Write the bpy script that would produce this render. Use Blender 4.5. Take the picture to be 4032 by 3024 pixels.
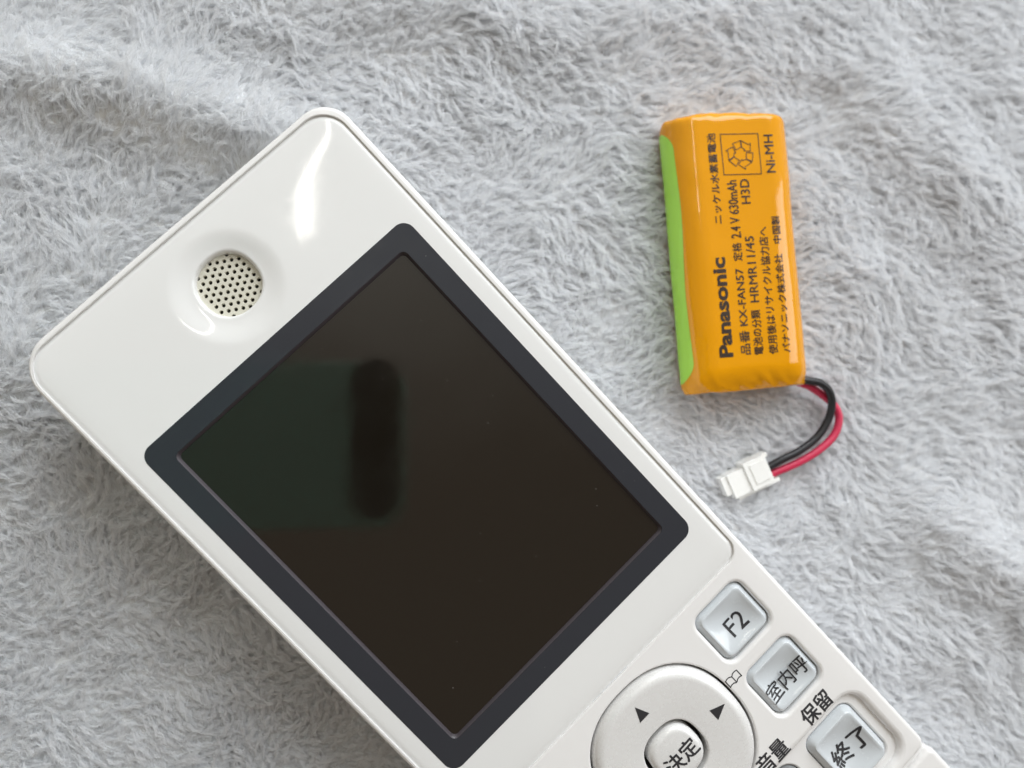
import bpy, bmesh, math, random
import numpy as np
from mathutils import Matrix, Vector
from mathutils.geometry import delaunay_2d_cdt

for o in list(bpy.data.objects):
    bpy.data.objects.remove(o)
scene = bpy.context.scene
S = 0.001                       # everything below is laid out in millimetres
rng = np.random.default_rng(7)
random.seed(7)

# ------------------------------------------------------------------ camera
cam = bpy.data.cameras.new('camera')
cam.sensor_width = 36.0
cam.lens = 27.036
cam.clip_start = 0.005
cam.clip_end = 20.0
cam_ob = bpy.data.objects.new('camera', cam)
scene.collection.objects.link(cam_ob)
cam_ob.matrix_world = Matrix((
    (0.9907000773, -0.0019672913, -0.1360495741, 0.0),
    (-0.0019672913, 0.9995838422, -0.0287797176, 0.0),
    (0.1360495741, 0.0287797176, 0.9902839195, 0.1405),
    (0, 0, 0, 1)))
cam.dof.use_dof = True
cam.dof.focus_distance = 0.121
cam.dof.aperture_fstop = 12.5
scene.camera = cam_ob

# ------------------------------------------------------------------ world and lamps
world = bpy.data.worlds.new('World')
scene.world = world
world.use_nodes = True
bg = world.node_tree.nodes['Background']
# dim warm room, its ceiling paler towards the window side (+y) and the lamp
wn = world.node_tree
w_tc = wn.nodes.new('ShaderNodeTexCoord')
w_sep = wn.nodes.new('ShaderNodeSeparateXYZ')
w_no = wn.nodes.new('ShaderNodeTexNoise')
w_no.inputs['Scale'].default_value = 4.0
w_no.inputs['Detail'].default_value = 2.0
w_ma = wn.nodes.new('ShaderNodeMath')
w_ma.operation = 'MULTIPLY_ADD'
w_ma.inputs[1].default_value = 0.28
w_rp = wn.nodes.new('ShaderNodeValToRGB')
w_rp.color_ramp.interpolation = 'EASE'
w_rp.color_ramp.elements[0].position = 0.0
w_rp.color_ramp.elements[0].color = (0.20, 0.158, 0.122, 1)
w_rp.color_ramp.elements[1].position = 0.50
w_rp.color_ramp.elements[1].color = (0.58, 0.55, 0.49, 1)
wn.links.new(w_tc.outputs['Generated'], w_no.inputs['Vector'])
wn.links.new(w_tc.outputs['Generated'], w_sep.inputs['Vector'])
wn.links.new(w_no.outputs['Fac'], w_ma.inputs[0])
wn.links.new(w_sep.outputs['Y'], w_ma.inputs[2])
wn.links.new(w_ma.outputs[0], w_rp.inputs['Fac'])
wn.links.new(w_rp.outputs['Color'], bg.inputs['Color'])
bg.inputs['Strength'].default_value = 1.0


def area(name, loc, target, sx, sy, power, color):
    l = bpy.data.lights.new(name, 'AREA')
    l.shape = 'RECTANGLE'
    l.size, l.size_y, l.energy, l.color = sx, sy, power, color
    o = bpy.data.objects.new(name, l)
    scene.collection.objects.link(o)
    o.location = loc
    o.rotation_euler = (Vector(target) - Vector(loc)).to_track_quat('-Z', 'Y').to_euler()
    return o


area('window_light', (0.34, 0.80, 0.60), (0.02, 0, 0), 0.9, 0.7, 10.6, (0.90, 0.955, 1.0))
area('side_window_light', (1.05, 0.22, 0.80), (0.03, 0, 0), 0.35, 0.9, 3.8, (0.92, 0.965, 1.0))
tube = area('ceiling_tube', (-0.181, 0.715, 1.30), (-0.181, 0.715, 0), 0.017, 0.82, 1.3, (1.0, 0.97, 0.88))
tube.rotation_euler = (0, 0, 0)

scene.view_settings.view_transform = 'Standard'
scene.view_settings.look = 'None'
scene.view_settings.exposure = 0.08
scene.view_settings.gamma = 1.0
scene.view_settings.use_curve_mapping = False
scene.render.engine = 'CYCLES'
scene.cycles.use_denoising = True
scene.cycles.use_adaptive_sampling = True
scene.cycles.adaptive_threshold = 0.04
scene.cycles.max_bounces = 8
scene.cycles_curves.shape = 'RIBBONS'
scene.cycles_curves.subdivisions = 1
scene.cycles.diffuse_bounces = 5
scene.cycles.glossy_bounces = 4
scene.cycles.transmission_bounces = 6
scene.cycles.sample_clamp_indirect = 6.0


# ------------------------------------------------------------------ materials
def principled(name, color, rough=0.4, **kw):
    m = bpy.data.materials.new(name)
    m.use_nodes = True
    b = m.node_tree.nodes['Principled BSDF']
    b.inputs['Base Color'].default_value = (*color, 1)
    b.inputs['Roughness'].default_value = rough
    for k, v in kw.items():
        b.inputs[k.replace('_', ' ')].default_value = v
    return m


def N(m, t, **props):
    n = m.node_tree.nodes.new(t)
    for k, v in props.items():
        setattr(n, k, v)
    return n


def L(m, a, b):
    m.node_tree.links.new(a, b)


def coords(m, scale):
    tc = N(m, 'ShaderNodeTexCoord')
    mp = N(m, 'ShaderNodeMapping')
    mp.inputs['Scale'].default_value = (scale, scale, scale)
    L(m, tc.outputs['Object'], mp.inputs['Vector'])
    return mp.outputs['Vector']


def rough_noise(m, lo, hi, scale, detail=6.0, bump=0.0, bump_scale=None):
    b = m.node_tree.nodes['Principled BSDF']
    v = coords(m, scale)
    n = N(m, 'ShaderNodeTexNoise')
    n.inputs['Scale'].default_value = 1.0
    n.inputs['Detail'].default_value = detail
    n.inputs['Roughness'].default_value = 0.65
    L(m, v, n.inputs['Vector'])
    r = N(m, 'ShaderNodeMapRange')
    r.inputs['From Min'].default_value = 0.35
    r.inputs['From Max'].default_value = 0.7
    r.inputs['To Min'].default_value = lo
    r.inputs['To Max'].default_value = hi
    L(m, n.outputs['Fac'], r.inputs['Value'])
    L(m, r.outputs['Result'], b.inputs['Roughness'])
    if bump:
        v2 = coords(m, bump_scale)
        n2 = N(m, 'ShaderNodeTexNoise')
        n2.inputs['Scale'].default_value = 1.0
        n2.inputs['Detail'].default_value = 3.0
        L(m, v2, n2.inputs['Vector'])
        bp = N(m, 'ShaderNodeBump')
        bp.inputs['Strength'].default_value = bump
        bp.inputs['Distance'].default_value = 0.0001
        L(m, n2.outputs['Fac'], bp.inputs['Height'])
        L(m, bp.outputs['Normal'], b.inputs['Normal'])
    return m


def dust(m, color, scale, keep, size, dust_color=(0.55, 0.53, 0.5), amount=1.0):
    """sparse dust specks lying on a dark gloss surface"""
    b = m.node_tree.nodes['Principled BSDF']
    v = coords(m, scale)
    vo = N(m, 'ShaderNodeTexVoronoi')
    vo.inputs['Scale'].default_value = 1.0
    L(m, v, vo.inputs['Vector'])
    lt = N(m, 'ShaderNodeMapRange')
    lt.inputs['From Min'].default_value = size
    lt.inputs['From Max'].default_value = size * 0.55
    L(m, vo.outputs['Distance'], lt.inputs['Value'])
    sep = N(m, 'ShaderNodeSeparateColor')
    L(m, vo.outputs['Color'], sep.inputs['Color'])
    gt = N(m, 'ShaderNodeMapRange')
    gt.inputs['From Min'].default_value = keep
    gt.inputs['From Max'].default_value = 1.0
    gt.inputs['To Max'].default_value = amount * 2.2
    L(m, sep.outputs['Red'], gt.inputs['Value'])
    mu = N(m, 'ShaderNodeMath', operation='MULTIPLY')
    L(m, lt.outputs['Result'], mu.inputs[0])
    L(m, gt.outputs['Result'], mu.inputs[1])
    mx = N(m, 'ShaderNodeMix', data_type='RGBA')
    mx.inputs['A'].default_value = (*color, 1)
    mx.inputs['B'].default_value = (*dust_color, 1)
    L(m, mu.outputs[0], mx.inputs['Factor'])
    L(m, mx.outputs['Result'], b.inputs['Base Color'])
    return m


MAT = {}
MAT['panel'] = rough_noise(principled('glossy white panel', (0.79, 0.79, 0.785), 0.08), 0.035, 0.10, 700, 8.0)
MAT['housing'] = rough_noise(dust(principled('satin white plastic', (0.82, 0.81, 0.805), 0.3), (0.82, 0.81, 0.805), 350, 0.88, 0.05, (0.25, 0.22, 0.19), 0.3), 0.15, 0.27, 500, 3.0)
MAT['pearl'] = rough_noise(principled('pearl white key plastic', (0.76, 0.757, 0.752), 0.28, Metallic=0.1), 0.22, 0.34, 600, 3.0, 0.05, 9000)
MAT['bezel'] = rough_noise(dust(principled('slate border print', (0.031, 0.034, 0.042), 0.1), (0.031, 0.034, 0.042), 560, 0.80, 0.06, amount=0.12), 0.06, 0.2, 300)
MAT['screen'] = rough_noise(dust(principled('dark display glass', (0.0095, 0.0074, 0.005), 0.06, Specular_IOR_Level=0.95), (0.0095, 0.0074, 0.005), 560, 0.80, 0.055, amount=0.14), 0.04, 0.12, 220)
MAT['gasket'] = principled('mauve grey gasket', (0.05, 0.042, 0.05), 0.4)
MAT['key'] = rough_noise(principled('translucent grey key', (0.62, 0.66, 0.695), 0.22, Coat_Weight=0.6, Coat_Roughness=0.12), 0.16, 0.3, 700, 3.0)
MAT['grey_key'] = principled('plain grey key', (0.22, 0.225, 0.23), 0.3)
MAT['ink'] = principled('dark grey ink', (0.028, 0.028, 0.032), 0.45)
MAT['black'] = principled('black gap', (0.012, 0.011, 0.011), 0.6)
MAT['grille'] = principled('cream grille plastic', (0.64, 0.62, 0.53), 0.35)
MAT['clear'] = principled('milky clear rim', (0.80, 0.80, 0.785), 0.06)
MAT['film'] = rough_noise(principled('orange shrink film', (0.78, 0.325, 0.0), 0.14), 0.045, 0.10, 300, 4.0, 0.10, 700)
MAT['green'] = principled('lime green cell sleeve', (0.40, 0.75, 0.085), 0.25)
MAT['print'] = principled('brown black print', (0.03, 0.014, 0.004), 0.3)
MAT['wire_black'] = principled('black wire sleeve', (0.014, 0.014, 0.017), 0.38)
MAT['wire_red'] = principled('crimson wire sleeve', (0.60, 0.028, 0.085), 0.38)
MAT['connector'] = principled('white nylon', (0.86, 0.86, 0.84), 0.35, Subsurface_Weight=0.0)
MAT['base'] = principled('fleece backing', (0.75, 0.75, 0.75), 0.9)


# ------------------------------------------------------------------ mesh helpers
def link(o, parent=None):
    scene.collection.objects.link(o)
    if parent is not None:
        o.parent = parent
    return o


def mesh_obj(name, verts, faces, mat, parent=None, smooth=True, angle=None):
    me = bpy.data.meshes.new(name)
    v = np.asarray(verts, dtype=float) * S
    me.from_pydata(v.tolist(), [], [tuple(int(i) for i in f) for f in faces])
    me.validate()
    me.materials.append(mat)
    if smooth:
        me.shade_smooth()
        if angle:
            me.set_sharp_from_angle(angle=math.radians(angle))
    me.update()
    return link(bpy.data.objects.new(name, me), parent)


def empty(name, loc, rz, label, cat):
    o = bpy.data.objects.new(name, None)
    o.empty_display_size = 0.01
    link(o)
    o.location = [c * S for c in loc]
    o.rotation_euler = (0, 0, math.radians(rz))
    o['label'] = label
    o['category'] = cat
    return o


class MB:
    def __init__(self):
        self.v, self.f = [], []

    def add(self, pts):
        i = len(self.v)
        self.v.extend([tuple(p) for p in pts])
        return list(range(i, i + len(pts)))

    def bridge(self, a, b):
        n = len(a)
        for i in range(n):
            j = (i + 1) % n
            self.f.append((a[i], a[j], b[j], b[i]))

    def loft(self, rings, cap_end=False, cap_start=False):
        ids = [self.add(r) for r in rings]
        for a, b in zip(ids[:-1], ids[1:]):
            self.bridge(a, b)
        if cap_end:
            self.f.append(tuple(ids[-1]))
        if cap_start:
            self.f.append(tuple(reversed(ids[0])))
        return ids

    def fan(self, ring, center):
        c = self.add([center])[0]
        n = len(ring)
        for i in range(n):
            self.f.append((ring[i], ring[(i + 1) % n], c))

    def cap(self, outer, holes):
        """flat region between existing loops (lists of vertex ids)"""
        loops = [outer] + holes
        ids = [i for l in loops for i in l]
        co = [Vector(self.v[i][:2]) for i in ids]
        ed, k = [], 0
        for l in loops:
            n = len(l)
            ed += [(k + i, k + (i + 1) % n) for i in range(n)]
            k += n
        vo, eo, fo, ov, oe, of = delaunay_2d_cdt(co, ed, [], 0, 1e-6)
        polys = [np.array([self.v[i][:2] for i in l]) for l in loops]
        z = self.v[outer[0]][2]
        back = {}
        for n_, src in enumerate(ov):
            back[n_] = ids[src[0]] if src else self.add([(vo[n_].x, vo[n_].y, z)])[0]
        for t in fo:
            c = np.mean([vo[i][:] for i in t], axis=0)
            if inside(polys[0], c) and not any(inside(p, c) for p in polys[1:]):
                self.f.append(tuple(back[i] for i in t))

    def box(self, x0, x1, y0, y1, z0, z1):
        i = self.add([(x, y, z) for z in (z0, z1) for (x, y) in ((x0, y0), (x1, y0), (x1, y1), (x0, y1))])
        for q in ((3, 2, 1, 0), (4, 5, 6, 7), (0, 1, 5, 4), (1, 2, 6, 5), (2, 3, 7, 6), (3, 0, 4, 7)):
            self.f.append(tuple(i[k] for k in q))

    def build(self, name, mat, parent=None, smooth=True, angle=None):
        return mesh_obj(name, self.v, self.f, mat, parent, smooth, angle)


def inside(poly, p):
    x, y = poly[:, 0], poly[:, 1]
    x2, y2 = np.roll(x, -1), np.roll(y, -1)
    c = (y > p[1]) != (y2 > p[1])
    with np.errstate(divide='ignore', invalid='ignore'):
        xi = (x2 - x) * (p[1] - y) / (y2 - y) + x
    return bool(np.count_nonzero(c & (p[0] < xi)) % 2)


def rrect(x0, x1, y0, y1, r, off=0.0, nc=10, step=2.0, z=0.0):
    """counter-clockwise rounded rectangle grown by off; r: (tr, tl, bl, br) or one radius; point count does not depend on off"""
    if not isinstance(r, (tuple, list)):
        r = (r,) * 4
    nx = max(2, int((x1 - x0) / step))
    ny = max(2, int((y1 - y0) / step))
    cs = [(x1, y1, r[0], 0, -1, -1), (x0, y1, r[1], 90, 1, -1), (x0, y0, r[2], 180, 1, 1), (x1, y0, r[3], 270, -1, 1)]
    pts, arcs = [], []
    for (cx, cy, rr, a0, sx, sy) in cs:
        c = (cx + sx * rr, cy + sy * rr)
        ro = max(rr + off, 0.02)
        dx = 0 if rr + off >= 0.02 else (rr + off - 0.02)
        arcs.append([(c[0] - sx * dx + ro * math.cos(math.radians(a0 + 90 * k / nc)), c[1] - sy * dx + ro * math.sin(math.radians(a0 + 90 * k / nc))) for k in range(nc + 1)])
    for i in range(4):
        pts += arcs[i]
        a, b = arcs[i][-1], arcs[(i + 1) % 4][0]
        n = nx if i % 2 == 0 else ny
        for k in range(1, n):
            t = k / n
            pts.append((a[0] + (b[0] - a[0]) * t, a[1] + (b[1] - a[1]) * t))
    return np.array([(p[0], p[1], z) for p in pts])


def squircle(cx, cy, a, n, M=96, z=0.0, b=None):
    b = b or a
    t = np.linspace(0, 2 * np.pi, M, endpoint=False)
    c, s = np.cos(t), np.sin(t)
    return np.stack([cx + a * np.sign(c) * np.abs(c) ** (2 / n), cy + b * np.sign(s) * np.abs(s) ** (2 / n), np.full(M, z)], 1)


LATTICE = {}


def value_noise(x, y, cell, seed):
    if seed not in LATTICE:
        LATTICE[seed] = np.random.default_rng(seed).uniform(-1, 1, (256, 256))
    G = LATTICE[seed]
    u, v = x / cell + 1000.0, y / cell + 1000.0
    i, j = np.floor(u).astype(int), np.floor(v).astype(int)
    fu, fv = u - i, v - j
    fu, fv = fu * fu * fu * (fu * (fu * 6 - 15) + 10), fv * fv * fv * (fv * (fv * 6 - 15) + 10)
    g = lambda a, b: G[a % 256, b % 256]
    return (g(i, j) * (1 - fu) + g(i + 1, j) * fu) * (1 - fv) + (g(i, j + 1) * (1 - fu) + g(i + 1, j + 1) * fu) * fv


def tube_mesh(mb, pts, r, sides=14, caps=True):
    P = np.array(pts, float)
    T = np.gradient(P, axis=0)
    T /= np.linalg.norm(T, axis=1)[:, None]
    n = np.cross(T[0], (0, 0, 1.0))
    n /= np.linalg.norm(n)
    rings = []
    for k in range(len(P)):
        n = n - T[k] * (n @ T[k])
        n /= np.linalg.norm(n)
        b = np.cross(T[k], n)
        rings.append([P[k] + r * (math.cos(a) * n + math.sin(a) * b) for a in np.linspace(0, 2 * np.pi, sides, endpoint=False)])
    mb.loft(rings, cap_end=caps, cap_start=caps)


def spline(pts, per=10):
    P = np.array(pts, float)
    P = np.vstack([2 * P[0] - P[1], P, 2 * P[-1] - P[-2]])
    out = []
    for i in range(1, len(P) - 2):
        for t in np.linspace(0, 1, per, endpoint=False):
            p0, p1, p2, p3 = P[i - 1:i + 3]
            out.append(0.5 * (2 * p1 + (p2 - p0) * t + (2 * p0 - 5 * p1 + 4 * p2 - p3) * t * t + (3 * p1 - p0 - 3 * p2 + p3) * t ** 3))
    out.append(P[-2])
    return np.array(out)


def text_geo(txt, bold=0.0):
    """glyph outlines of a text as (vertices, faces), unit size"""
    c = bpy.data.curves.new('lettering', 'FONT')
    c.body = txt
    c.offset = bold
    c.resolution_u = 3
    o = bpy.data.objects.new('lettering', c)
    scene.collection.objects.link(o)
    dg = bpy.context.evaluated_depsgraph_get()
    me = bpy.data.meshes.new_from_object(o.evaluated_get(dg))
    v = np.array([p.co[:2] for p in me.vertices])
    f = [tuple(p.vertices) for p in me.polygons]
    bpy.data.objects.remove(o)
    bpy.data.curves.remove(c)
    bpy.data.meshes.remove(me)
    return v, f


def fatten(v, f, fat):
    """heavier strokes: the outline repeated a little to each side"""
    if not fat:
        return v, f, np.zeros(len(v))
    V, F, Z = [], [], []
    for k, (dx, dy) in enumerate(((-1, -0.5), (1, 0.5), (-0.5, 1), (0.5, -1))):
        F += [tuple(i + k * len(v) for i in q) for q in f]
        V.append(v + np.array([dx, dy]) * fat)
        Z.append(np.full(len(v), 0.004 * k))
    return np.vstack(V), F, np.concatenate(Z)


def drape(name, v2, faces, zfun, mat, parent, cut=0.6, lift=None):
    """2D outlines cut on a grid and laid on a surface z = zfun(x, y)"""
    bm = bmesh.new()
    vs = [bm.verts.new((x, y, 0 if lift is None else lift[k])) for k, (x, y) in enumerate(v2)]
    for f in faces:
        try:
            bm.faces.new([vs[i] for i in f])
        except ValueError:
            pass
    if cut:
        lo, hi = v2.min(0), v2.max(0)
        for ax in (0, 1):
            for c in np.arange(math.floor(lo[ax] / cut) * cut + cut, hi[ax], cut):
                co = [0, 0, 0]
                no = [0, 0, 0]
                co[ax], no[ax] = c, 1
                bmesh.ops.bisect_plane(bm, geom=bm.verts[:] + bm.edges[:] + bm.faces[:], plane_co=co, plane_no=no, dist=1e-5)
    for w in bm.verts:
        w.co.z = zfun(w.co.x, w.co.y) + w.co.z
    bmesh.ops.scale(bm, vec=(S, S, S), verts=bm.verts)
    bmesh.ops.recalc_face_normals(bm, faces=bm.faces)
    if bm.faces and sum(f.normal.z * f.calc_area() for f in bm.faces) < 0:
        bmesh.ops.reverse_faces(bm, faces=bm.faces)
    me = bpy.data.meshes.new(name)
    bm.to_mesh(me)
    bm.free()
    me.materials.append(mat)
    return link(bpy.data.objects.new(name, me), parent)


def fit(v, x0, x1, y0, y1):
    lo, hi = v.min(0), v.max(0)
    return np.stack([x0 + (v[:, 0] - lo[0]) / (hi[0] - lo[0]) * (x1 - x0), y0 + (v[:, 1] - lo[1]) / (hi[1] - lo[1]) * (y1 - y0)], 1)


def stroke_geo(lines, w):
    """open or closed polylines as flat strokes"""
    V, F = [], []
    for pts, closed in lines:
        n = len(pts)
        for k in range(n if closed else n - 1):
            a, b = np.array(pts[k], float), np.array(pts[(k + 1) % n], float)
            d = (b - a) / np.linalg.norm(b - a)
            nn = np.array([-d[1], d[0]]) * w / 2
            a, b = a - d * w * 0.45, b + d * w * 0.45
            i = len(V)
            V += [a - nn, b - nn, b + nn, a + nn]
            F.append((i, i + 1, i + 2, i + 3))
    return np.array(V), F


# ------------------------------------------------------------------ blanket
HX, HY, HA = 3.5092, -13.5888, math.radians(43.2583)     # handset origin (centre of its screen) and turn
BX, BY, BA = 60.1, 27.94, math.radians(4.6)               # battery centre and turn


def to_local(x, y, cx, cy, a):
    dx, dy = x - cx, y - cy
    return dx * math.cos(a) + dy * math.sin(a), -dx * math.sin(a) + dy * math.cos(a)


def box_dist(x, y, x0, x1, y0, y1):
    dx = np.maximum(np.maximum(x0 - x, x - x1), 0)
    dy = np.maximum(np.maximum(y0 - y, y - y1), 0)
    ins = np.minimum(np.minimum(x - x0, x1 - x), np.minimum(y - y0, y1 - y))
    return np.where(ins > 0, -ins, np.hypot(dx, dy))


def ridge(x, y, px, py, ang, wid, length, h):
    c, s = math.cos(ang), math.sin(ang)
    u = (x - px) * c + (y - py) * s
    v = -(x - px) * s + (y - py) * c + 2.0 * np.sin(u / 13.0)
    return h * np.exp(-(v / wid) ** 2) * np.exp(-(u / length) ** 4)


def ground_z(x, y):
    z = 1.5 * value_noise(x, y, 34.0, 11) + 0.6 * value_noise(x + 9, y - 5, 17.0, 12) + 0.2 * value_noise(x, y, 8.0, 13)
    z = z + ridge(x, y, -42, 51, math.radians(-8), 7.0, 36, 6.4) + ridge(x, y, 14, 73, math.radians(4), 7.5, 42, 2.6)
    z = z + ridge(x, y, 104, 50, math.radians(-35), 9.0, 30, 2.8) + ridge(x, y, -58, 8, math.radians(20), 7.0, 22, 2.4) + ridge(x, y, 116, -33, math.radians(-28), 7.0, 26, 4.2)
    lx, ly = to_local(x, y, HX, HY, HA)
    d1 = box_dist(lx, ly, -22, 22, -145, 48)
    bx, by = to_local(x, y, BX, BY, BA)
    d2 = box_dist(bx, by, -8, 8, -23, 23)
    k = np.clip(np.minimum(d1 / 9.0, d2 / 6.0), 0, 1)
    k = k * k * (3 - 2 * k)
    return z * k


GX0, GX1, GY0, GY1 = -520, 580, -520, 620
gx = np.linspace(GX0, GX1, 441)
gy = np.linspace(GY0, GY1, 457)
X, Y = np.meshgrid(gx, gy)
Z = ground_z(X, Y)
nv = np.arange(X.size).reshape(X.shape)
gf = np.stack([nv[:-1, :-1], nv[:-1, 1:], nv[1:, 1:], nv[1:, :-1]], -1).reshape(-1, 4)
blanket = mesh_obj('fleece_blanket', np.stack([X.ravel(), Y.ravel(), Z.ravel()], 1), gf, MAT['base'])
blanket['label'] = 'pale grey fluffy fleece blanket spread under the handset and the battery'
blanket['category'] = 'blanket'


def fur_material():
    m = bpy.data.materials.new('fleece pile')
    m.use_nodes = True
    b = m.node_tree.nodes['Principled BSDF']
    b.inputs['Roughness'].default_value = 0.62
    b.inputs['Specular IOR Level'].default_value = 0.25
    hi = N(m, 'ShaderNodeHairInfo')
    rp = N(m, 'ShaderNodeValToRGB')
    rp.color_ramp.elements[0].color = (0.865, 0.87, 0.88, 1)
    rp.color_ramp.elements[1].color = (0.95, 0.966, 0.99, 1)
    L(m, hi.outputs['Random'], rp.inputs['Fac'])
    L(m, rp.outputs['Color'], b.inputs['Base Color'])
    tr = N(m, 'ShaderNodeBsdfTranslucent')
    L(m, rp.outputs['Color'], tr.inputs['Color'])
    mx = N(m, 'ShaderNodeMixShader')
    mx.inputs['Fac'].default_value = 0.42
    L(m, b.outputs['BSDF'], mx.inputs[1])
    L(m, tr.outputs['BSDF'], mx.inputs[2])
    L(m, mx.outputs['Shader'], m.node_tree.nodes['Material Output'].inputs['Surface'])
    return m


def make_pile():
    PT = 7
    # tufts: dense in and around the picture, thinner farther out
    def scatter(x0, x1, y0, y1, spacing):
        nx, ny = int((x1 - x0) / spacing), int((y1 - y0) / spacing)
        a, b = np.meshgrid(np.arange(nx), np.arange(ny))
        px = x0 + (a.ravel() + rng.uniform(0, 1, a.size)) * spacing
        py = y0 + (b.ravel() + rng.uniform(0, 1, a.size)) * spacing
        return px, py
    ax, ay = scatter(-80, 137, -83, 95, 0.88)
    bx, by = scatter(-230, 290, -210, 270, 2.3)
    out = (bx < -80) | (bx > 137) | (by < -83) | (by > 95)
    cx, cy = np.concatenate([ax, bx[out]]), np.concatenate([ay, by[out]])
    big = np.concatenate([np.ones(ax.size), np.full(out.sum(), 2.5)])
    per = np.concatenate([np.full(ax.size, 12), np.full(out.sum(), 5)])
    # nothing grows where the handset or the battery presses the pile flat
    lx, ly = to_local(cx, cy, HX, HY, HA)
    qx, qy = to_local(cx, cy, BX, BY, BA)
    keep = (box_dist(lx, ly, -28, 28, -150, 53) > -1.5) & (box_dist(qx, qy, -9.5, 9.5, -24, 24) > -1.0)
    cx, cy, big, per = cx[keep], cy[keep], big[keep], per[keep]
    nC = cx.size
    # flow: leaning up to the right on the left of the picture, down to the right on its right
    t = np.clip((cx + 60) / 150, 0, 1)
    ang = np.radians(38 - 72 * t) + 0.9 * value_noise(cx, cy, 14.0, 21) + 0.8 * value_noise(cx, cy, 5.0, 22) + rng.normal(0, 0.38, nC)
    ln = (3.05 + 0.9 * value_noise(cx, cy, 9.0, 23) + rng.normal(0, 0.65, nC)).clip(1.8, 6.0) * np.where(big > 1, 1.25, 1.0)
    lift = np.radians((25 + 10 * value_noise(cx, cy, 6.0, 24) + rng.normal(0, 9, nC)).clip(8, 60))
    # low pile beside the things that lie on it
    idx = np.repeat(np.arange(nC), per)
    n = idx.size
    sp = 0.37 * big[idx]
    rx = cx[idx] + rng.normal(0, 1, n) * sp
    ry = cy[idx] + rng.normal(0, 1, n) * sp
    rz = ground_z(rx, ry) - 0.15
    dirx, diry = np.cos(ang[idx]), np.sin(ang[idx])
    le = ln[idx] * rng.uniform(0.72, 1.12, n)
    li = lift[idx] + rng.normal(0, 0.10, n)
    tx = cx[idx] + dirx * le * np.cos(li) + rng.normal(0, 0.085, n) * big[idx]
    ty = cy[idx] + diry * le * np.cos(li) + rng.normal(0, 0.085, n) * big[idx]
    tz = ground_z(cx, cy)[idx] + le * np.sin(li) + rng.normal(0, 0.12, n)
    s = np.linspace(0, 1, PT)[None, :]
    # roots stand up, then the tuft bends over; tips hook and wave a little
    hx, hy, hz = rx + (tx - rx) * 0.22, ry + (ty - ry) * 0.22, rz + np.maximum(tz - rz, 0.3) * 0.78 + 0.35
    w0, w1, w2 = (1 - s) ** 2, 2 * s * (1 - s), s ** 2
    PX = rx[:, None] * w0 + hx[:, None] * w1 + tx[:, None] * w2
    PY = ry[:, None] * w0 + hy[:, None] * w1 + ty[:, None] * w2
    PZ = rz[:, None] * w0 + hz[:, None] * w1 + tz[:, None] * w2
    amp = (0.56 * rng.normal(0, 1, nC))[idx][:, None] + 0.16 * rng.normal(0, 1, (n, 1))
    ph = (rng.uniform(0, 6.28, nC))[idx][:, None]
    wav = amp * np.sin(s * 5.2 + ph) * s
    PX += -diry[:, None] * wav
    PY += dirx[:, None] * wav
    PZ += 0.45 * amp * np.sin(s * 4.6 + ph * 1.3) * s
    frz = rng.normal(0, 0.065, (3, n, PT)) * s
    PX += frz[0]
    PY += frz[1]
    PZ += frz[2]
    # strands give way to the things lying on them
    hl = to_local(PX, PY, HX, HY, HA)
    dh = box_dist(hl[0], hl[1], -30.5, 30.5, -150, 55.5)
    bl_ = to_local(PX, PY, BX, BY, BA)
    db = box_dist(bl_[0], bl_[1], -10.8, 10.8, -24.6, 24.6)
    PZ = np.where(dh < 0, np.minimum(PZ, 5.0), PZ)
    PZ = np.where(db < 0, np.minimum(PZ, 0.6 + 0 * PZ), PZ)
    pos = (np.stack([PX, PY, PZ], -1) * S).astype(np.float32).reshape(-1)
    rad = np.repeat(((0.046 - 0.029 * np.linspace(0, 1, PT)) * S).astype(np.float32)[None, :], n, 0)
    rad = (rad * (big[idx] ** 0.5)[:, None].astype(np.float32)).reshape(-1)
    hc = bpy.data.hair_curves.new('pile')
    hc.add_curves([PT] * n)
    hc.position_data.foreach_set('vector', pos)
    at = hc.attributes.get('radius') or hc.attributes.new('radius', 'FLOAT', 'POINT')
    at.data.foreach_set('value', np.ascontiguousarray(rad))
    hc.materials.append(fur_material())
    o = bpy.data.objects.new('pile', hc)
    link(o, blanket)
    o['kind'] = 'stuff'
    return n


n_strands = make_pile()

# ------------------------------------------------------------------ cordless handset
FZ = 20.5                                     # height of its face over the blanket
hs = empty('cordless_handset', (HX, HY, 0), 43.2583, 'white cordless phone handset with a dark blank screen lying face up on the fleece', 'handset')
TOP = FZ + 0.10                               # deck and rim level
SIL = (-30.45, 31.0, -88.3, 55.85, (4.9, 5.9, 1.6, 1.6))
OPEN = (-29.75, 29.75, -42.0, 54.8, (4.5, 4.5, 2.6, 2.6))


def fillet(r, n, convex=True):
    """(inward offset, drop) pairs from the wall to the top of a rounded edge"""
    return [(r * (1 - math.cos(a)), r * (1 - math.sin(a))) for a in np.linspace(0, math.pi / 2, n)]


def hole_rings(mk, r, depth, n=6):
    """from the deck level down into an opening: mk(off, z) makes the loop grown by off"""
    rs = [mk(r * (1 - math.sin(a)), TOP - r * (1 - math.cos(a))) for a in np.linspace(0, math.pi / 2, n)]
    rs.append(mk(0.0, TOP - depth))
    return rs


KEYS = {  # x0, x1, y0, y1, corner radius
    'f2': (15.95, 26.35, -54.2, -44.5, 1.9),
    'room': (15.95, 26.35, -66.8, -57.1, 1.9),
}
RECESS = (-27.9, 27.9, -86.2, -72.0, 3.0)
END = (15.6, 26.0, -85.0, -73.0, 2.0)
MID = (-12.5, 12.5, -85.0, -72.9, 2.6)
NAV = (0.0, -57.2)

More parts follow.
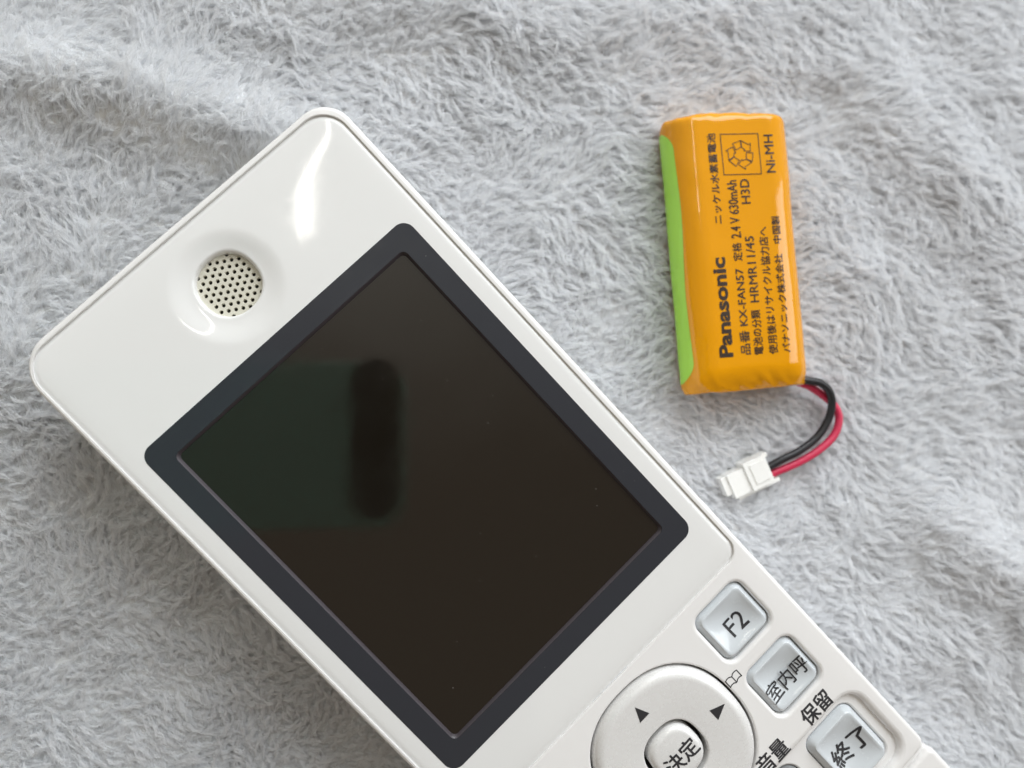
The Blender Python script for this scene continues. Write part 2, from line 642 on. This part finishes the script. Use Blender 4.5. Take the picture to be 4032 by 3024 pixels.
# front housing: rim round the display panel, key deck with its openings, lower recess, outer side wall
mb = MB()
sil = lambda off, z: rrect(*SIL, off=off, nc=14, step=1.5, z=z)
outer = [sil(0.0, FZ - 7.5), sil(0.0, TOP - 0.75)] + [sil(-a, TOP - b) for a, b in fillet(0.75, 8)[1:]]
ids = mb.loft(outer)
holes = []


def add_hole(mk, r, depth):
    rs = hole_rings(mk, r, depth)
    h = [mb.add(q) for q in rs]
    for a, b in zip(h[:-1], h[1:]):
        mb.bridge(b, a)
    holes.append(h[0])
    return h[-1]


add_hole(lambda off, z: rrect(*OPEN, off=off, nc=12, step=1.5, z=z), 0.18, 2.2)
for k in ('f2', 'room'):
    add_hole(lambda off, z, k=k: rrect(*KEYS[k], off=off, nc=8, step=1.0, z=z), 0.65, 2.4)
add_hole(lambda off, z: squircle(*NAV, 13.25 + off, 2.3, 128, z), 0.35, 2.4)
floor_loop = add_hole(lambda off, z: rrect(*RECESS, off=off, nc=10, step=1.5, z=z), 1.1, 1.15)
mb.cap(ids[-1], holes)
sub = []
for q in (END, MID):
    h = [mb.add(rrect(*q, off=o_, nc=8, step=1.0, z=z_)) for o_, z_ in ((0.35, TOP - 1.15), (0.1, TOP - 1.25), (0.0, TOP - 1.5), (0.0, TOP - 3.0))]
    for a, b in zip(h[:-1], h[1:]):
        mb.bridge(b, a)
    sub.append(h[0])
mb.cap(floor_loop, sub)
housing = mb.build('front_housing', MAT['housing'], hs, angle=50)

# dark plate under the key openings
mb = MB()
mb.loft([rrect(-29, 29, -87, -43, 2, z=FZ - 6.0), rrect(-29, 29, -87, -43, 2, z=TOP - 2.9)], cap_end=True, cap_start=True)
mb.build('key_membrane', MAT['black'], hs, smooth=False)

# back housing and lower housing
mb = MB()
bk = lambda off, z: rrect(-30.45, 31.0, -158.0, 55.85, (5.2, 5.9, 9, 9), off=off, nc=12, step=3.0, z=z)
mb.loft([bk(-9.0, -0.25), bk(-5.0, 0.3), bk(-2.4, 2.0), bk(-0.9, 5.0), bk(-0.1, 9.0), bk(-0.05, FZ - 7.7), bk(-1.2, FZ - 7.7)], cap_start=True, cap_end=True)
mb.build('back_housing', MAT['housing'], hs, angle=50)
mb = MB()
lo = lambda off, z: rrect(-31.35, 31.35, -158.4, -89.35, (1.3, 1.3, 9, 9), off=off, nc=12, step=3.0, z=z)
rs = [lo(-0.3, FZ - 7.6), lo(0.0, TOP - 1.3)] + [lo(-a, TOP - 0.35 - b) for a, b in fillet(0.95, 8)[1:]]
mb.loft(rs, cap_end=True, cap_start=True)
mb.build('lower_housing', MAT['housing'], hs, angle=50)
# bright bevel between deck and lower housing
mb = MB()
sl = lambda off, z: rrect(-30.6, 30.6, -90.5, -87.4, 0.6, off=off, nc=6, step=3.0, z=z)
mb.loft([sl(0, FZ - 7.0), sl(0, TOP - 1.5), sl(-0.15, TOP - 1.25), sl(-0.4, TOP - 1.2)], cap_end=True, cap_start=True)
mb.build('joint_strip', MAT['housing'], hs, angle=50)


# display panel: gently crowned glossy plate with a dished earpiece
def sd_open(x, y, m=0.05):
    x0, x1, y0, y1, r = OPEN
    x0, x1, y0, y1 = x0 + m, x1 - m, y0 + m, y1 - m
    rr = np.where(y > 0, r[0] - m, r[2] - m)
    cx, cy = (x0 + x1) / 2, (y0 + y1) / 2
    qx, qy = np.abs(x - cx) - (x1 - x0) / 2 + rr, np.abs(y - cy) - (y1 - y0) / 2 + rr
    return -(np.hypot(np.maximum(qx, 0), np.maximum(qy, 0)) + np.minimum(np.maximum(qx, qy), 0) - rr)


EAR = (0.0, 44.1)


def panel_z(x, y):
    x, y = np.asarray(x, float), np.asarray(y, float)
    d = np.maximum(sd_open(x, y), 0)
    dt, ds, db = np.maximum(54.7 - y, 0), np.maximum(29.80 - np.abs(x), 0), np.maximum(y + 41.9, 0)
    z = FZ - 0.25 * np.clip(1 - dt / 7.6, 0, 1) ** 3 - 0.12 * np.clip(1 - ds / 4.2, 0, 1) ** 3 - 0.28 * np.clip(1 - db / 4.0, 0, 1) ** 3
    z = z - 0.16 * np.clip(1 - d / 0.9, 0, 1) ** 2
    r = np.hypot(x - EAR[0] + 0.3, (y - EAR[1]) + 0.3)
    t = np.clip((9.0 - r) / 4.2, 0, 1)
    z = z - 0.60 * t * t * (3 - 2 * t)
    return z


def edge_spaced(a, b, n, fine, nf):
    u = np.concatenate([a + fine * (np.linspace(0, 1, nf, endpoint=False) ** 1.3), np.linspace(a + fine, b - fine, n), b - fine * (np.linspace(0, 1, nf, endpoint=False) ** 1.3)[::-1]])
    return np.unique(np.round(u, 6))


ys = np.unique(np.concatenate([edge_spaced(-42.05, 54.85, 130, 6.5, 34), [34.1, 54.0]]))
ss = edge_spaced(-1, 1, 90, 0.16, 22)


def half_w(y):
    w = np.full_like(y, 29.80)
    rt, rb = 4.55, 2.65
    k = y > 54.85 - rt
    w[k] = 29.80 - rt + np.sqrt(np.maximum(rt ** 2 - (y[k] - (54.85 - rt)) ** 2, 0))
    k = y < -42.05 + rb
    w[k] = 29.80 - rb + np.sqrt(np.maximum(rb ** 2 - (y[k] - (-42.05 + rb)) ** 2, 0))
    return w


ysb = half_w(ys)
PXg = ss[None, :] * ysb[:, None]
PYg = np.repeat(ys[:, None], ss.size, 1)
ny_, nx_ = PXg.shape
row0, row1 = int(np.argmin(abs(ys - 34.6))), int(np.argmin(abs(ys - 53.3)))
c0, c1 = int(np.argmin(abs(ss * 29.80 + 9.6))), int(np.argmin(abs(ss * 29.80 - 9.6)))
mb = MB()
gid = np.array(mb.add(np.stack([PXg.ravel(), PYg.ravel(), panel_z(PXg, PYg).ravel()], 1))).reshape(ny_, nx_)
for i in range(ny_ - 1):
    for j in range(nx_ - 1):
        if row0 <= i < row1 and c0 <= j < c1:
            continue
        xm, ym = (PXg[i, j] + PXg[i + 1, j + 1]) / 2, (ys[i] + ys[i + 1]) / 2
        if abs(xm) < 24.4 and abs(ym) < 31.6:
            continue                          # window for the screen
        mb.f.append((gid[i, j], gid[i, j + 1], gid[i + 1, j + 1], gid[i + 1, j]))
# earpiece dish: rings from the square gap to the grille opening
loop = [gid[row0, j] for j in range(c0, c1)] + [gid[i, c1] for i in range(row0, row1)] + [gid[row1, j] for j in range(c1, c0, -1)] + [gid[i, c0] for i in range(row1, row0, -1)]
lp = np.array([mb.v[i][:2] for i in loop])
th = np.arctan2(lp[:, 1] - EAR[1], lp[:, 0] - EAR[0])


def sq_pol(th, a, n):
    r = a / (np.abs(np.cos(th)) ** n + np.abs(np.sin(th)) ** n) ** (1 / n)
    return np.stack([EAR[0] + r * np.cos(th), EAR[1] + r * np.sin(th)], 1)


prev = loop
GA, GN = 4.65, 2.2
inner0 = sq_pol(th, GA + 0.45, GN)
for t in np.linspace(0, 1, 26)[1:]:
    p = lp * (1 - t) + inner0 * t
    ring = mb.add(np.stack([p[:, 0], p[:, 1], panel_z(p[:, 0], p[:, 1])], 1))
    mb.bridge(prev, ring)
    prev = ring
zd = float(panel_z(EAR[0], EAR[1]))
for a, dz in ((0.30, 0.05), (0.20, 0.16), (0.12, 0.32), (0.05, 0.55), (0.0, 0.85), (0.0, 1.8)):
    p = sq_pol(th, GA + a, GN)
    ring = mb.add(np.stack([p[:, 0], p[:, 1], np.full(len(p), zd - dz)], 1))
    mb.bridge(prev, ring)
    prev = ring
# skirt
edge = [gid[0, j] for j in range(nx_)] + [gid[i, nx_ - 1] for i in range(1, ny_)] + [gid[ny_ - 1, j] for j in range(nx_ - 2, -1, -1)] + [gid[i, 0] for i in range(ny_ - 2, 0, -1)]
sk = mb.add([(mb.v[i][0], mb.v[i][1], FZ - 2.4) for i in edge])
mb.bridge(sk, edge)
panel = mb.build('display_panel', MAT['panel'], hs, angle=60)

# earpiece grille with real holes
mb = MB()
zg = zd - 1.1
go = mb.add(squircle(*EAR, GA + 0.4, GN, 96, zg))
hl, hpts = [], []
for i in range(-8, 9):
    for j in range(-8, 9):
        p = np.array([0.935, -0.555]) * i + np.array([0.0, -1.10]) * j
        if (abs(p[0]) / (GA + 0.15)) ** GN + (abs(p[1]) / (GA + 0.15)) ** GN < 1.0 - 0.0:
            if (abs(p[0]) / (GA + 0.02)) ** GN + (abs(p[1]) / (GA + 0.02)) ** GN < 1.0:
                hpts.append((EAR[0] + p[0], EAR[1] + p[1]))
for hx_, hy_ in hpts:
    rr = [mb.add([(hx_ + r_ * math.cos(a), hy_ + r_ * math.sin(a), z_) for a in np.linspace(0, 2 * np.pi, 18, endpoint=False)]) for r_, z_ in ((0.335, zg), (0.30, zg - 0.04), (0.29, zg - 0.7))]
    mb.bridge(rr[1], rr[0])
    mb.bridge(rr[2], rr[1])
    hl.append(rr[0])
mb.cap(go, hl)
mb.build('earpiece_grille', MAT['grille'], hs, angle=40)
mb = MB()
mb.loft([squircle(*EAR, GA + 0.4, GN, 48, zg - 1.2), squircle(*EAR, GA + 0.4, GN, 48, zg - 0.72)], cap_end=True, cap_start=True)
mb.build('earpiece_cavity', MAT['black'], hs, smooth=False)

# slate border round the screen, following the panel's crown
mb = MB()
def rr_fixed(hx, hy, r, nc, nx, ny, z):
    pts = []
    for q, (sx, sy, a0) in enumerate(((1, 1, 0), (-1, 1, 90), (-1, -1, 180), (1, -1, 270))):
        c = (sx * (hx - r), sy * (hy - r))
        arc = [(c[0] + r * math.cos(math.radians(a0 + 90 * k / nc)), c[1] + r * math.sin(math.radians(a0 + 90 * k / nc))) for k in range(nc + 1)]
        pts += arc
        n = nx if q % 2 == 0 else ny
        e = arc[-1]
        nxt = {0: (-(hx - r), hy), 1: (-hx, -(hy - r)), 2: (hx - r, -hy), 3: (hx, hy - r)}[q]
        for k in range(1, n):
            t = k / n
            pts.append((e[0] + (nxt[0] - e[0]) * t, e[1] + (nxt[1] - e[1]) * t))
    return np.array([(p[0], p[1], z) for p in pts])


A = rr_fixed(26.62, 33.87, 2.0, 12, 50, 64, 0)
B = rr_fixed(23.15, 30.4, 1.0, 12, 50, 64, 0)
rings = []
A2 = A.copy(); A2[:, 2] = panel_z(A[:, 0], A[:, 1]) - 0.01
rings.append(A2)
for t in np.linspace(0, 1, 9):
    p = A * (1 - t) + B * t
    p[:, 2] = panel_z(p[:, 0], p[:, 1]) + 0.03
    rings.append(p)
Bd = B.copy(); Bd[:, 2] = FZ - 0.12
rings.append(Bd)
mb.loft(rings)
mb.build('screen_border', MAT['bezel'], hs, angle=50)
mb = MB()
g0 = rr_fixed(23.2, 30.45, 1.0, 12, 50, 64, FZ - 0.10)
g1 = rr_fixed(23.0, 30.25, 0.9, 12, 50, 64, FZ - 0.30)
g2 = rr_fixed(22.75, 30.0, 0.8, 12, 50, 64, FZ - 0.62)
g3 = rr_fixed(22.75, 30.0, 0.8, 12, 50, 64, FZ - 0.9)
mb.loft([g0, g1, g2, g3])
mb.build('screen_gasket', MAT['gasket'], hs, angle=50)
mb = MB()
mb.loft([rr_fixed(23.6, 30.9, 0.6, 6, 4, 4, FZ - 1.6), rr_fixed(23.6, 30.9, 0.6, 6, 4, 4, FZ - 0.62)], cap_end=True, cap_start=True)
mb.build('screen', MAT['screen'], hs, smooth=False)
# small moulded tab under the panel's lower edge
mb = MB()
mb.loft([rrect(-4.1, 3.8, -42.05, -41.35, 0.15, off=o_, nc=4, step=1, z=z_) for o_, z_ in ((0, FZ - 1.5), (0, FZ - 0.5), (-0.1, FZ - 0.42))], cap_end=True, cap_start=True)
mb.build('panel_tab', MAT['key'], hs, angle=40)


# keys with dished tops
def key_part(name, rect, top, mat, label, dish=1.05, slope=0.7, draft_z=0.95, base=-2.4):
    x0, x1, y0, y1, r = rect
    mk = lambda off, z: rrect(x0, x1, y0, y1, r, off=off, nc=8, step=1.0, z=z)
    m = MB()
    rs = [mk(-0.13, TOP + base), mk(-0.13, top - draft_z - 0.15), mk(-0.2, top - draft_z)]
    rs += [mk(-0.2 - slope * t, top - draft_z * (1 - t)) for t in (0.25, 0.5, 0.75, 0.92)]
    rs += [mk(-0.2 - slope * 1.0, top - 0.03), mk(-0.2 - slope - 0.1, top)]
    idl = m.loft(rs)
    last = np.array(rs[-1])
    c = np.array([(x0 + x1) / 2, (y0 + y1) / 2])
    prev_ = idl[-1]
    for s_ in np.linspace(1, 0, 12)[1:-1]:
        p = last.copy()
        p[:, :2] = c + (last[:, :2] - c) * s_
        p[:, 2] = key_dish(p[:, 0], p[:, 1], rect, top, dish, slope)
        nr = m.add(p)
        m.bridge(prev_, nr)
        prev_ = nr
    m.fan(prev_, (c[0], c[1], float(key_dish(c[0], c[1], rect, top, dish, slope))))
    o = m.build(name, mat, hs, angle=70)
    o['label'] = label
    return o


def key_dish(x, y, rect, top, dish, slope):
    x0, x1, y0, y1, r = rect
    u = (np.asarray(x, float) - (x0 + x1) / 2) / ((x1 - x0) / 2 - 0.3 - slope)
    v = (np.asarray(y, float) - (y0 + y1) / 2) / ((y1 - y0) / 2 - 0.3 - slope)
    return top - 0.04 - dish * np.clip(1 - u ** 2, 0, 1) * np.clip(1 - v ** 2, 0, 1)


KT = TOP + 0.08
kf = key_part('key', KEYS['f2'], KT, MAT['key'], 'grey function key marked F2')
kr = key_part('key', KEYS['room'], KT, MAT['key'], 'grey key with three Japanese characters, second down the right side')
ke = key_part('key', END, TOP, MAT['key'], 'grey key with two Japanese characters at the photo\'s bottom edge', dish=1.1, slope=0.8, draft_z=1.2, base=-2.8)
km = key_part('key', MID, TOP - 0.35, MAT['grey_key'], 'darker grey key barely showing at the photo\'s bottom edge', dish=0.3, slope=0.5, draft_z=0.8, base=-2.8)

# navigation ring and enter key
def nav_z(x, y):
    q = (np.abs(np.asarray(x) - NAV[0]) ** 2.3 + np.abs(np.asarray(y) - NAV[1]) ** 2.3) ** (1 / 2.3)
    return TOP + 0.95 - 0.0065 * np.clip(11.3 - q, 0, 7) ** 2


mb = MB()
rs = [squircle(*NAV, 12.9, 2.3, 128, TOP - 2.4), squircle(*NAV, 12.9, 2.3, 128, TOP - 0.75)]
for a in np.linspace(0.12, math.pi / 2, 12):
    rs.append(squircle(*NAV, 12.9 - 1.75 * (1 - math.cos(a)) , 2.3, 128, TOP - 0.75 + 1.70 * math.sin(a)))
for q in np.linspace(11.1, 5.3, 9):
    rs.append(squircle(*NAV, q, 2.3 + 0.2 * (11.3 - q) / 6, 128, TOP + 0.95 - 0.0065 * (11.3 - q) ** 2))
zi = TOP + 0.95 - 0.0065 * 36
for a in np.linspace(0.2, math.pi / 2, 5):
    rs.append(squircle(*NAV, 5.25 - 0.3 * math.sin(a), 2.5, 128, zi - 0.3 * (1 - math.cos(a))))
rs.append(squircle(*NAV, 4.95, 2.5, 128, TOP - 2.4))
mb.loft(rs)
ring = mb.build('navigation_ring', MAT['pearl'], hs, angle=60)
mb = MB()
rs = [squircle(*NAV, 4.3, 2.5, 96, TOP - 2.4), squircle(*NAV, 4.3, 2.5, 96, TOP + 0.05)]
for a in np.linspace(0.12, math.pi / 2, 10):
    rs.append(squircle(*NAV, 4.3 - 1.15 * (1 - math.cos(a)), 2.5, 96, TOP + 0.05 + 1.15 * math.sin(a)))


def enter_z(x, y):
    q = np.hypot(np.asarray(x) - NAV[0], np.asarray(y) - NAV[1])
    return TOP + 1.2 + 0.12 * (1 - np.clip(q / 3.15, 0, 1) ** 2)


for q in (2.5, 1.8, 1.0):
    p = squircle(*NAV, q, 2.4, 96)
    p[:, 2] = enter_z(p[:, 0], p[:, 1])
    rs.append(p)
idl = mb.loft(rs)
mb.fan(idl[-1], (NAV[0], NAV[1], TOP + 1.32))
enter = mb.build('enter_key', MAT['pearl'], hs, angle=60)


def lettering(txt, box, zfun, mat, parent, fat=0.0, name='lettering', cut=0.6):
    v, f = text_geo(txt)
    v, f, lz = fatten(fit(v, *box), f, fat)
    return drape(name, v, f, zfun, mat, parent, cut, lz)


up = 0.035
dk = lambda x, y: TOP + up * 0.6
lettering('F2', (19.55, 23.15, -51.65, -48.65), lambda x, y: float(key_dish(x, y, KEYS['f2'], KT, 1.05, 0.7)) + up, MAT['ink'], kf, 0.02)
lettering('室内呼', (16.9, 25.5, -64.35, -61.2), lambda x, y: max(float(key_dish(x, y, KEYS['room'], KT, 1.05, 0.7)), TOP - 0.6) + up, MAT['ink'], kr, 0.03)
lettering('終了', (17.45, 24.85, -80.9, -77.2), lambda x, y: float(key_dish(x, y, END, TOP, 1.1, 0.8)) + up, MAT['ink'], ke, 0.075)
lettering('保留', (18.45, 24.35, -71.2, -68.1), dk, MAT['ink'], housing, 0.075, cut=0)
lettering('音量', (7.75, 13.75, -71.4, -68.15), dk, MAT['ink'], housing, 0.06, cut=0)
lettering('決定', (-2.75, 3.35, -59.35, -56.25), lambda x, y: float(enter_z(x, y)) + up, MAT['ink'], enter, 0.055)
for tri in ([(0.26, -46.83), (-0.80, -49.25), (1.28, -49.25)], [(10.95, -57.2), (8.40, -56.15), (8.40, -58.3)], [(0.26, -67.6), (1.28, -65.2), (-0.8, -65.2)], [(-10.5, -57.2), (-8.0, -58.3), (-8.0, -56.15)]):
    drape('arrow_mark', np.array(tri), [(0, 1, 2)], lambda x, y: float(nav_z(x, y)) + up, MAT['ink'], ring, 0.5)
# open book mark
bx0, by0 = 14.67, -55.95
book = [([(-1.75, 0.85), (-1.2, 1.0), (-0.6, 0.95), (0, 0.6), (0.6, 0.95), (1.2, 1.0), (1.75, 0.85), (1.75, -0.85), (1.2, -0.7), (0.6, -0.75), (0.15, -1.05), (-0.15, -1.05), (-0.6, -0.75), (-1.2, -0.7), (-1.75, -0.85)], True), ([(0, 0.6), (0, -0.95)], False)]
v, f = stroke_geo(book, 0.24)
v = v * 0.74 + np.array([bx0 + 0.1, by0])
drape('book_mark', v, f, dk, MAT['ink'], housing, 0)

# ------------------------------------------------------------------ battery pack
bat = empty('battery_pack', (BX, BY, -0.4), 4.6, 'orange shrink-wrapped rechargeable battery pack with a white plug on black and red wires', 'battery')
BR, BH, BL = 5.4, 6.4, 25.0            # cell radius, half distance of the cells, half length


def section(u):
    """profile of the wrapped pair of cells; u in [0, 1) counter-clockwise from the right; returns x, z (z about the axis)"""
    a = math.pi * BR
    per = 2 * a + 4 * BH
    s = (u % 1.0) * per
    # right half circle from -90 to 90 deg, top flat, left half circle, bottom flat
    if s < a:
        t = -math.pi / 2 + s / BR
        return BH + BR * math.cos(t), BR * math.sin(t)
    s -= a
    if s < 2 * BH:
        x = BH - s
        return x, BR - 0.12 * (1 - (x / BH) ** 2)
    s -= 2 * BH
    if s < a:
        t = math.pi / 2 + s / BR
        return -BH + BR * math.cos(t), BR * math.sin(t)
    s -= a
    x = -BH + s
    return x, -BR + 0.12 * (1 - (x / BH) ** 2)


NU = 160
SEC = np.array([section(k / NU) for k in range(NU)])


def wrap_ring(y, inset=0.0, grow=0.0):
    """cross-section of the film at length y, with the shrunken ends"""
    e0 = np.clip((y - (BL - 1.8)) / 1.8, 0, 1)              # far end
    e1 = np.clip((-y - (BL - 4.2)) / 4.2, 0, 1)             # wire end: longer, slacker fold
    sx = 1 - 0.055 * e0 ** 3 - 0.035 * e1 ** 4
    x, z = SEC[:, 0] * sx, SEC[:, 1].copy()
    mid = np.exp(-(SEC[:, 0] / 6.0) ** 2)
    z = z * (1 - 0.16 * e0 ** 3) * (1 - 0.30 * e1 ** 2.2 - 0.10 * e1 * mid)
    nrm = np.stack([x, z * 1.6], 1)
    nrm /= np.linalg.norm(nrm, axis=1)[:, None]
    w = 0.05 * value_noise(x * 1.0, np.full_like(x, y) + z, 4.0, 41) + (0.30 * e0 ** 2 + 0.34 * e1 ** 1.5) * value_noise(x * 1.3 + 2 * z, np.full_like(x, y * 0.7), 2.0, 42) + 0.10 * np.clip((SEC[:, 0] - 6.0) / 2, 0, 1) * (SEC[:, 1] > 0) * value_noise(x * 0.3, np.full_like(x, y), 6.5, 44)
    # sleeve shoulder crease along the left cell
    x = x + nrm[:, 0] * (w + grow)
    z = z + nrm[:, 1] * (w + grow)
    k = 1 - inset
    yy = y + 0.25 * value_noise(x, z, 5.0, 43) * (e0 ** 4 - e1 ** 4)
    return np.stack([x * k, yy + np.zeros_like(x), z * k + BR], 1)


mb = MB()
ysb_ = np.concatenate([np.linspace(-BL, -BL + 4.2, 18), np.linspace(-BL + 4.8, BL - 2.2, 46), np.linspace(BL - 1.8, BL, 12)])
rings = []
for ins, yo in ((0.42, -BL + 0.5), (0.30, -BL + 0.15), (0.16, -BL - 0.12), (0.07, -BL - 0.12), (0.025, -BL - 0.05)):
    r_ = wrap_ring(-BL, ins); r_[:, 1] += yo + BL; rings.append(r_)
rings += [wrap_ring(float(y)) for y in ysb_]
for ins, yo in ((0.03, 0.08), (0.08, 0.2), (0.18, 0.22), (0.32, 0.0), (0.42, -0.4)):
    r_ = wrap_ring(BL, ins); r_[:, 1] += yo; rings.append(r_)
rings = [r_[::-1] for r_ in rings]
mb.loft(rings, cap_end=True, cap_start=True)
wrap = mb.build('shrink_wrap', MAT['film'], bat, angle=75)

# bare lime green cell sleeve showing along the left side
mb = MB()
mrows = []
for y in np.linspace(-23.7, 23.6, 70):
    e = min(1.0, (y + 23.7) / 4.5) if y < 0 else min(1.0, (23.6 - y) / 4.5)
    wv = math.sqrt(max(1 - (1 - e) ** 2, 0.0))
    R_ = wrap_ring(float(y), 0.0, 0.07)
    phi_hi = math.radians(-28 + (40 + 28) * wv * (0.96 + 0.04 * math.sin(y * 0.2)))
    row = []
    for t in np.linspace(0, 1, 14):
        ph = math.radians(-28) + (phi_hi - math.radians(-28)) * t
        # left half circle: angle from +x is 180 - ph
        s_ = math.pi * BR + 2 * BH + BR * ((math.pi - ph) - math.pi / 2)
        per = 2 * math.pi * BR + 4 * BH
        k = s_ / per * NU
        i0 = int(math.floor(k)) % NU
        fr = k - math.floor(k)
        row.append(R_[i0] * (1 - fr) + R_[(i0 + 1) % NU] * fr)
    mrows.append(mb.add(row))
for a, b in zip(mrows[:-1], mrows[1:]):
    for i in range(13):
        mb.f.append((a[i], a[i + 1], b[i + 1], b[i]))
gl = mb.build('cell_sleeve', MAT['green'], bat)
gl['label'] = 'lime green strip along the battery\'s left side'


def bat_top(x, y):
    ax_ = abs(x)
    if ax_ < BH:
        z = BR - 0.12 * (1 - (x / BH) ** 2)
    else:
        z = math.sqrt(max(BR ** 2 - (ax_ - BH) ** 2, 0))
    return z + BR


def bat_wrap_z(x, y):
    nx_ = max(abs(x) - BH, 0) / BR
    w = 0.05 * float(value_noise(np.array([x]), np.array([y + bat_top(x, y) - BR]), 4.0, 41)[0])
    w += 0.10 * min(max((x - 6.0) / 2, 0), 1) * float(value_noise(np.array([x * 0.3]), np.array([y]), 6.5, 44)[0])
    return bat_top(x, y) + w + 0.06


def battery_text(txt, y0, y1, xt, xb, bold=0.0):
    """text running up the pack: from y0 to y1, glyph tops at xt, baseline at xb (left to right)"""
    v, f = text_geo(txt, bold if bold > 0.02 else 0.0)
    v = fit(v, y0, y1, 0.5 - xb, 0.5 - xt)
    v, f, lz = fatten(np.stack([-v[:, 1], v[:, 0]], 1), f, 0.022 if bold > 0.02 else 0.026)
    return drape('lettering', v, f, bat_wrap_z, MAT['print'], wrap, 0.8, lz)


battery_text('ニッケル水素蓄電池', 4.95, 21.2, -4.87, -3.25, 0.004)
battery_text('Panasonic', -18.95, -1.1, -6.0, -3.4, 0.03)
battery_text('品番 KX-FAN57', -18.75, -3.3, -1.92, -0.05, 0.0)
battery_text('定格', -1.9, 1.35, -1.85, -0.1, 0.004)
battery_text('2.4 V 630mAh', 2.2, 12.6, -1.8, 0.0, 0.0)
battery_text('電池の分類', -18.9, -10.9, 0.6, 2.35, 0.004)
battery_text('HRMR11/45', -9.5, 2.4, 0.72, 2.35, 0.0)
battery_text('H3D', 8.3, 12.75, 0.66, 2.37, 0.012)
battery_text('使用後はリサイクル協力店へ', -19.0, 3.95, 3.35, 5.05, 0.004)
battery_text('パナソニック株式会社', -18.9, -1.1, 5.95, 7.5, 0.004)
battery_text('中国製', 0.85, 5.8, 6.0, 7.55, 0.006)
battery_text('Ni-MH', 13.7, 20.6, 5.9, 7.6, 0.0)
v, f = stroke_geo([([(-2.77, 21.0), (4.35, 20.9), (4.36, 13.55), (-2.72, 13.65)], True)], 0.14)
drape('mark_frame', v, f, bat_wrap_z, MAT['print'], wrap, 0.8)
# three outlined arrows chasing each other
lines = []
for k in range(3):
    a0 = math.radians(120 * k + 90 - 8)
    def P(r, d):
        a = a0 + math.radians(d)
        return (0.75 + r * math.cos(a), 17.25 + r * math.sin(a))
    lines.append(([P(2.4, 42), P(2.5, 4), P(1.35, -3), P(1.15, 52)], True))
    lines.append(([P(2.5, 1), P(2.4, -36), P(2.8, -38), P(1.95, -68), P(0.95, -42), P(1.2, -38), P(1.35, -6)], True))
v, f = stroke_geo(lines, 0.13)
drape('recycling_mark', v, f, bat_wrap_z, MAT['print'], wrap, 0.8)


# wires and plug; points given in world millimetres
def world_to_bat(p):
    x, y = to_local(p[0], p[1], BX, BY, BA)
    return (x, y, p[2])


def at_z(pts):
    """points measured for a height of 2.5 mm, moved to their own heights"""
    return [(x * (140.5 - z) / 138.0, y * (140.5 - z) / 138.0, z) for x, y, z in pts]


black = [(72.5, 5.8, 5.2), (75.0, 5.0, 5.4), (76.6, 4.75, 5.4), (78.9, 4.3, 5.3), (80.7, 2.7, 5.0), (81.2, 0.4, 4.6), (80.4, -2.7, 4.2), (78.1, -6.0, 4.0), (74.5, -8.6, 3.9), (70.6, -10.4, 3.7), (67.9, -11.8, 3.4), (66.6, -12.5, 3.2)]
red = [(72.5, 4.9, 4.2), (75.2, 4.2, 4.2), (76.6, 3.7, 4.0), (79.2, 2.1, 3.5), (81.4, 0.3, 3.2), (82.6, -2.2, 3.2), (81.7, -5.5, 3.3), (78.6, -8.4, 3.4), (74.3, -10.8, 3.2), (69.4, -12.7, 2.9), (67.4, -13.5, 2.8)]
for nm, pts, mt, lb in (('wire', black, 'wire_black', 'black wire'), ('wire', red, 'wire_red', 'crimson wire')):
    mb = MB()
    tube_mesh(mb, [world_to_bat(p) for p in spline(at_z(pts), 8)], 0.74)
    o = mb.build(nm, MAT[mt], bat, angle=60)
    o['label'] = lb

plug = MB()
CA = math.radians(24) - BA
pc = world_to_bat((64.6, -12.9, 0))


def plug_box(*b):
    plug.box(*b)


plug_box(-1.7, 2.9, -2.6, 2.9, 0.9, 4.9)           # body
plug_box(-5.3, -1.7, -2.5, 2.2, 1.1, 4.5)          # nose
plug_box(-6.5, -5.3, -1.5, 2.1, 1.3, 4.1)          # nose tip
plug_box(-4.3, 4.6, -3.4, -2.6, 0.7, 3.2)          # side rail
plug_box(2.9, 4.7, -2.6, -1.0, 0.8, 2.7)           # rear lip
plug_box(2.9, 3.9, 2.0, 2.9, 0.9, 3.9)
plug_box(-0.7, 2.3, -1.7, 2.2, 4.9, 5.1)           # latch plate
po = plug.build('connector', MAT['connector'], bat, smooth=False)
po.location = (pc[0] * S, pc[1] * S, 0)
po.rotation_euler = (0, 0, CA)
bv = po.modifiers.new('bevel', 'BEVEL')
bv.width = 0.0003
bv.segments = 3
bv.limit_method = 'ANGLE'

# ------------------------------------------------------------------ the phone that takes the picture, seen mirrored in the dark screen
MAT['phone_back'] = principled('dark green phone back', (0.26, 0.44, 0.34), 0.4)
MAT['phone_bar'] = principled('black camera bar', (0.006, 0.006, 0.007), 0.25)
PZ0 = 144.5
ph = empty('smartphone', (-70, -10, PZ0), 0, 'dark green smartphone with a black camera bar, seen only mirrored in the dark screen', 'smartphone')
mb = MB()
mb.loft([rrect(-75, 70, -28, 24, 9, off=o_, nc=8, step=8, z=z_) for o_, z_ in ((-1.2, 0.0), (-0.3, 0.4), (0, 1.4), (0, 7.0), (-0.3, 8.0), (-1.2, 8.4))], cap_end=True, cap_start=True)
mb.build('body', MAT['phone_back'], ph, angle=50)
mb = MB()
mb.loft([rrect(53, 68, -25, 25, 7, off=o_, nc=8, step=4, z=z_) for o_, z_ in ((-0.5, -1.6), (0, -1.2), (0, 0.3))], cap_end=True, cap_start=True)
mb.build('camera_bar', MAT['phone_bar'], ph, angle=50)
print('strands', n_strands)
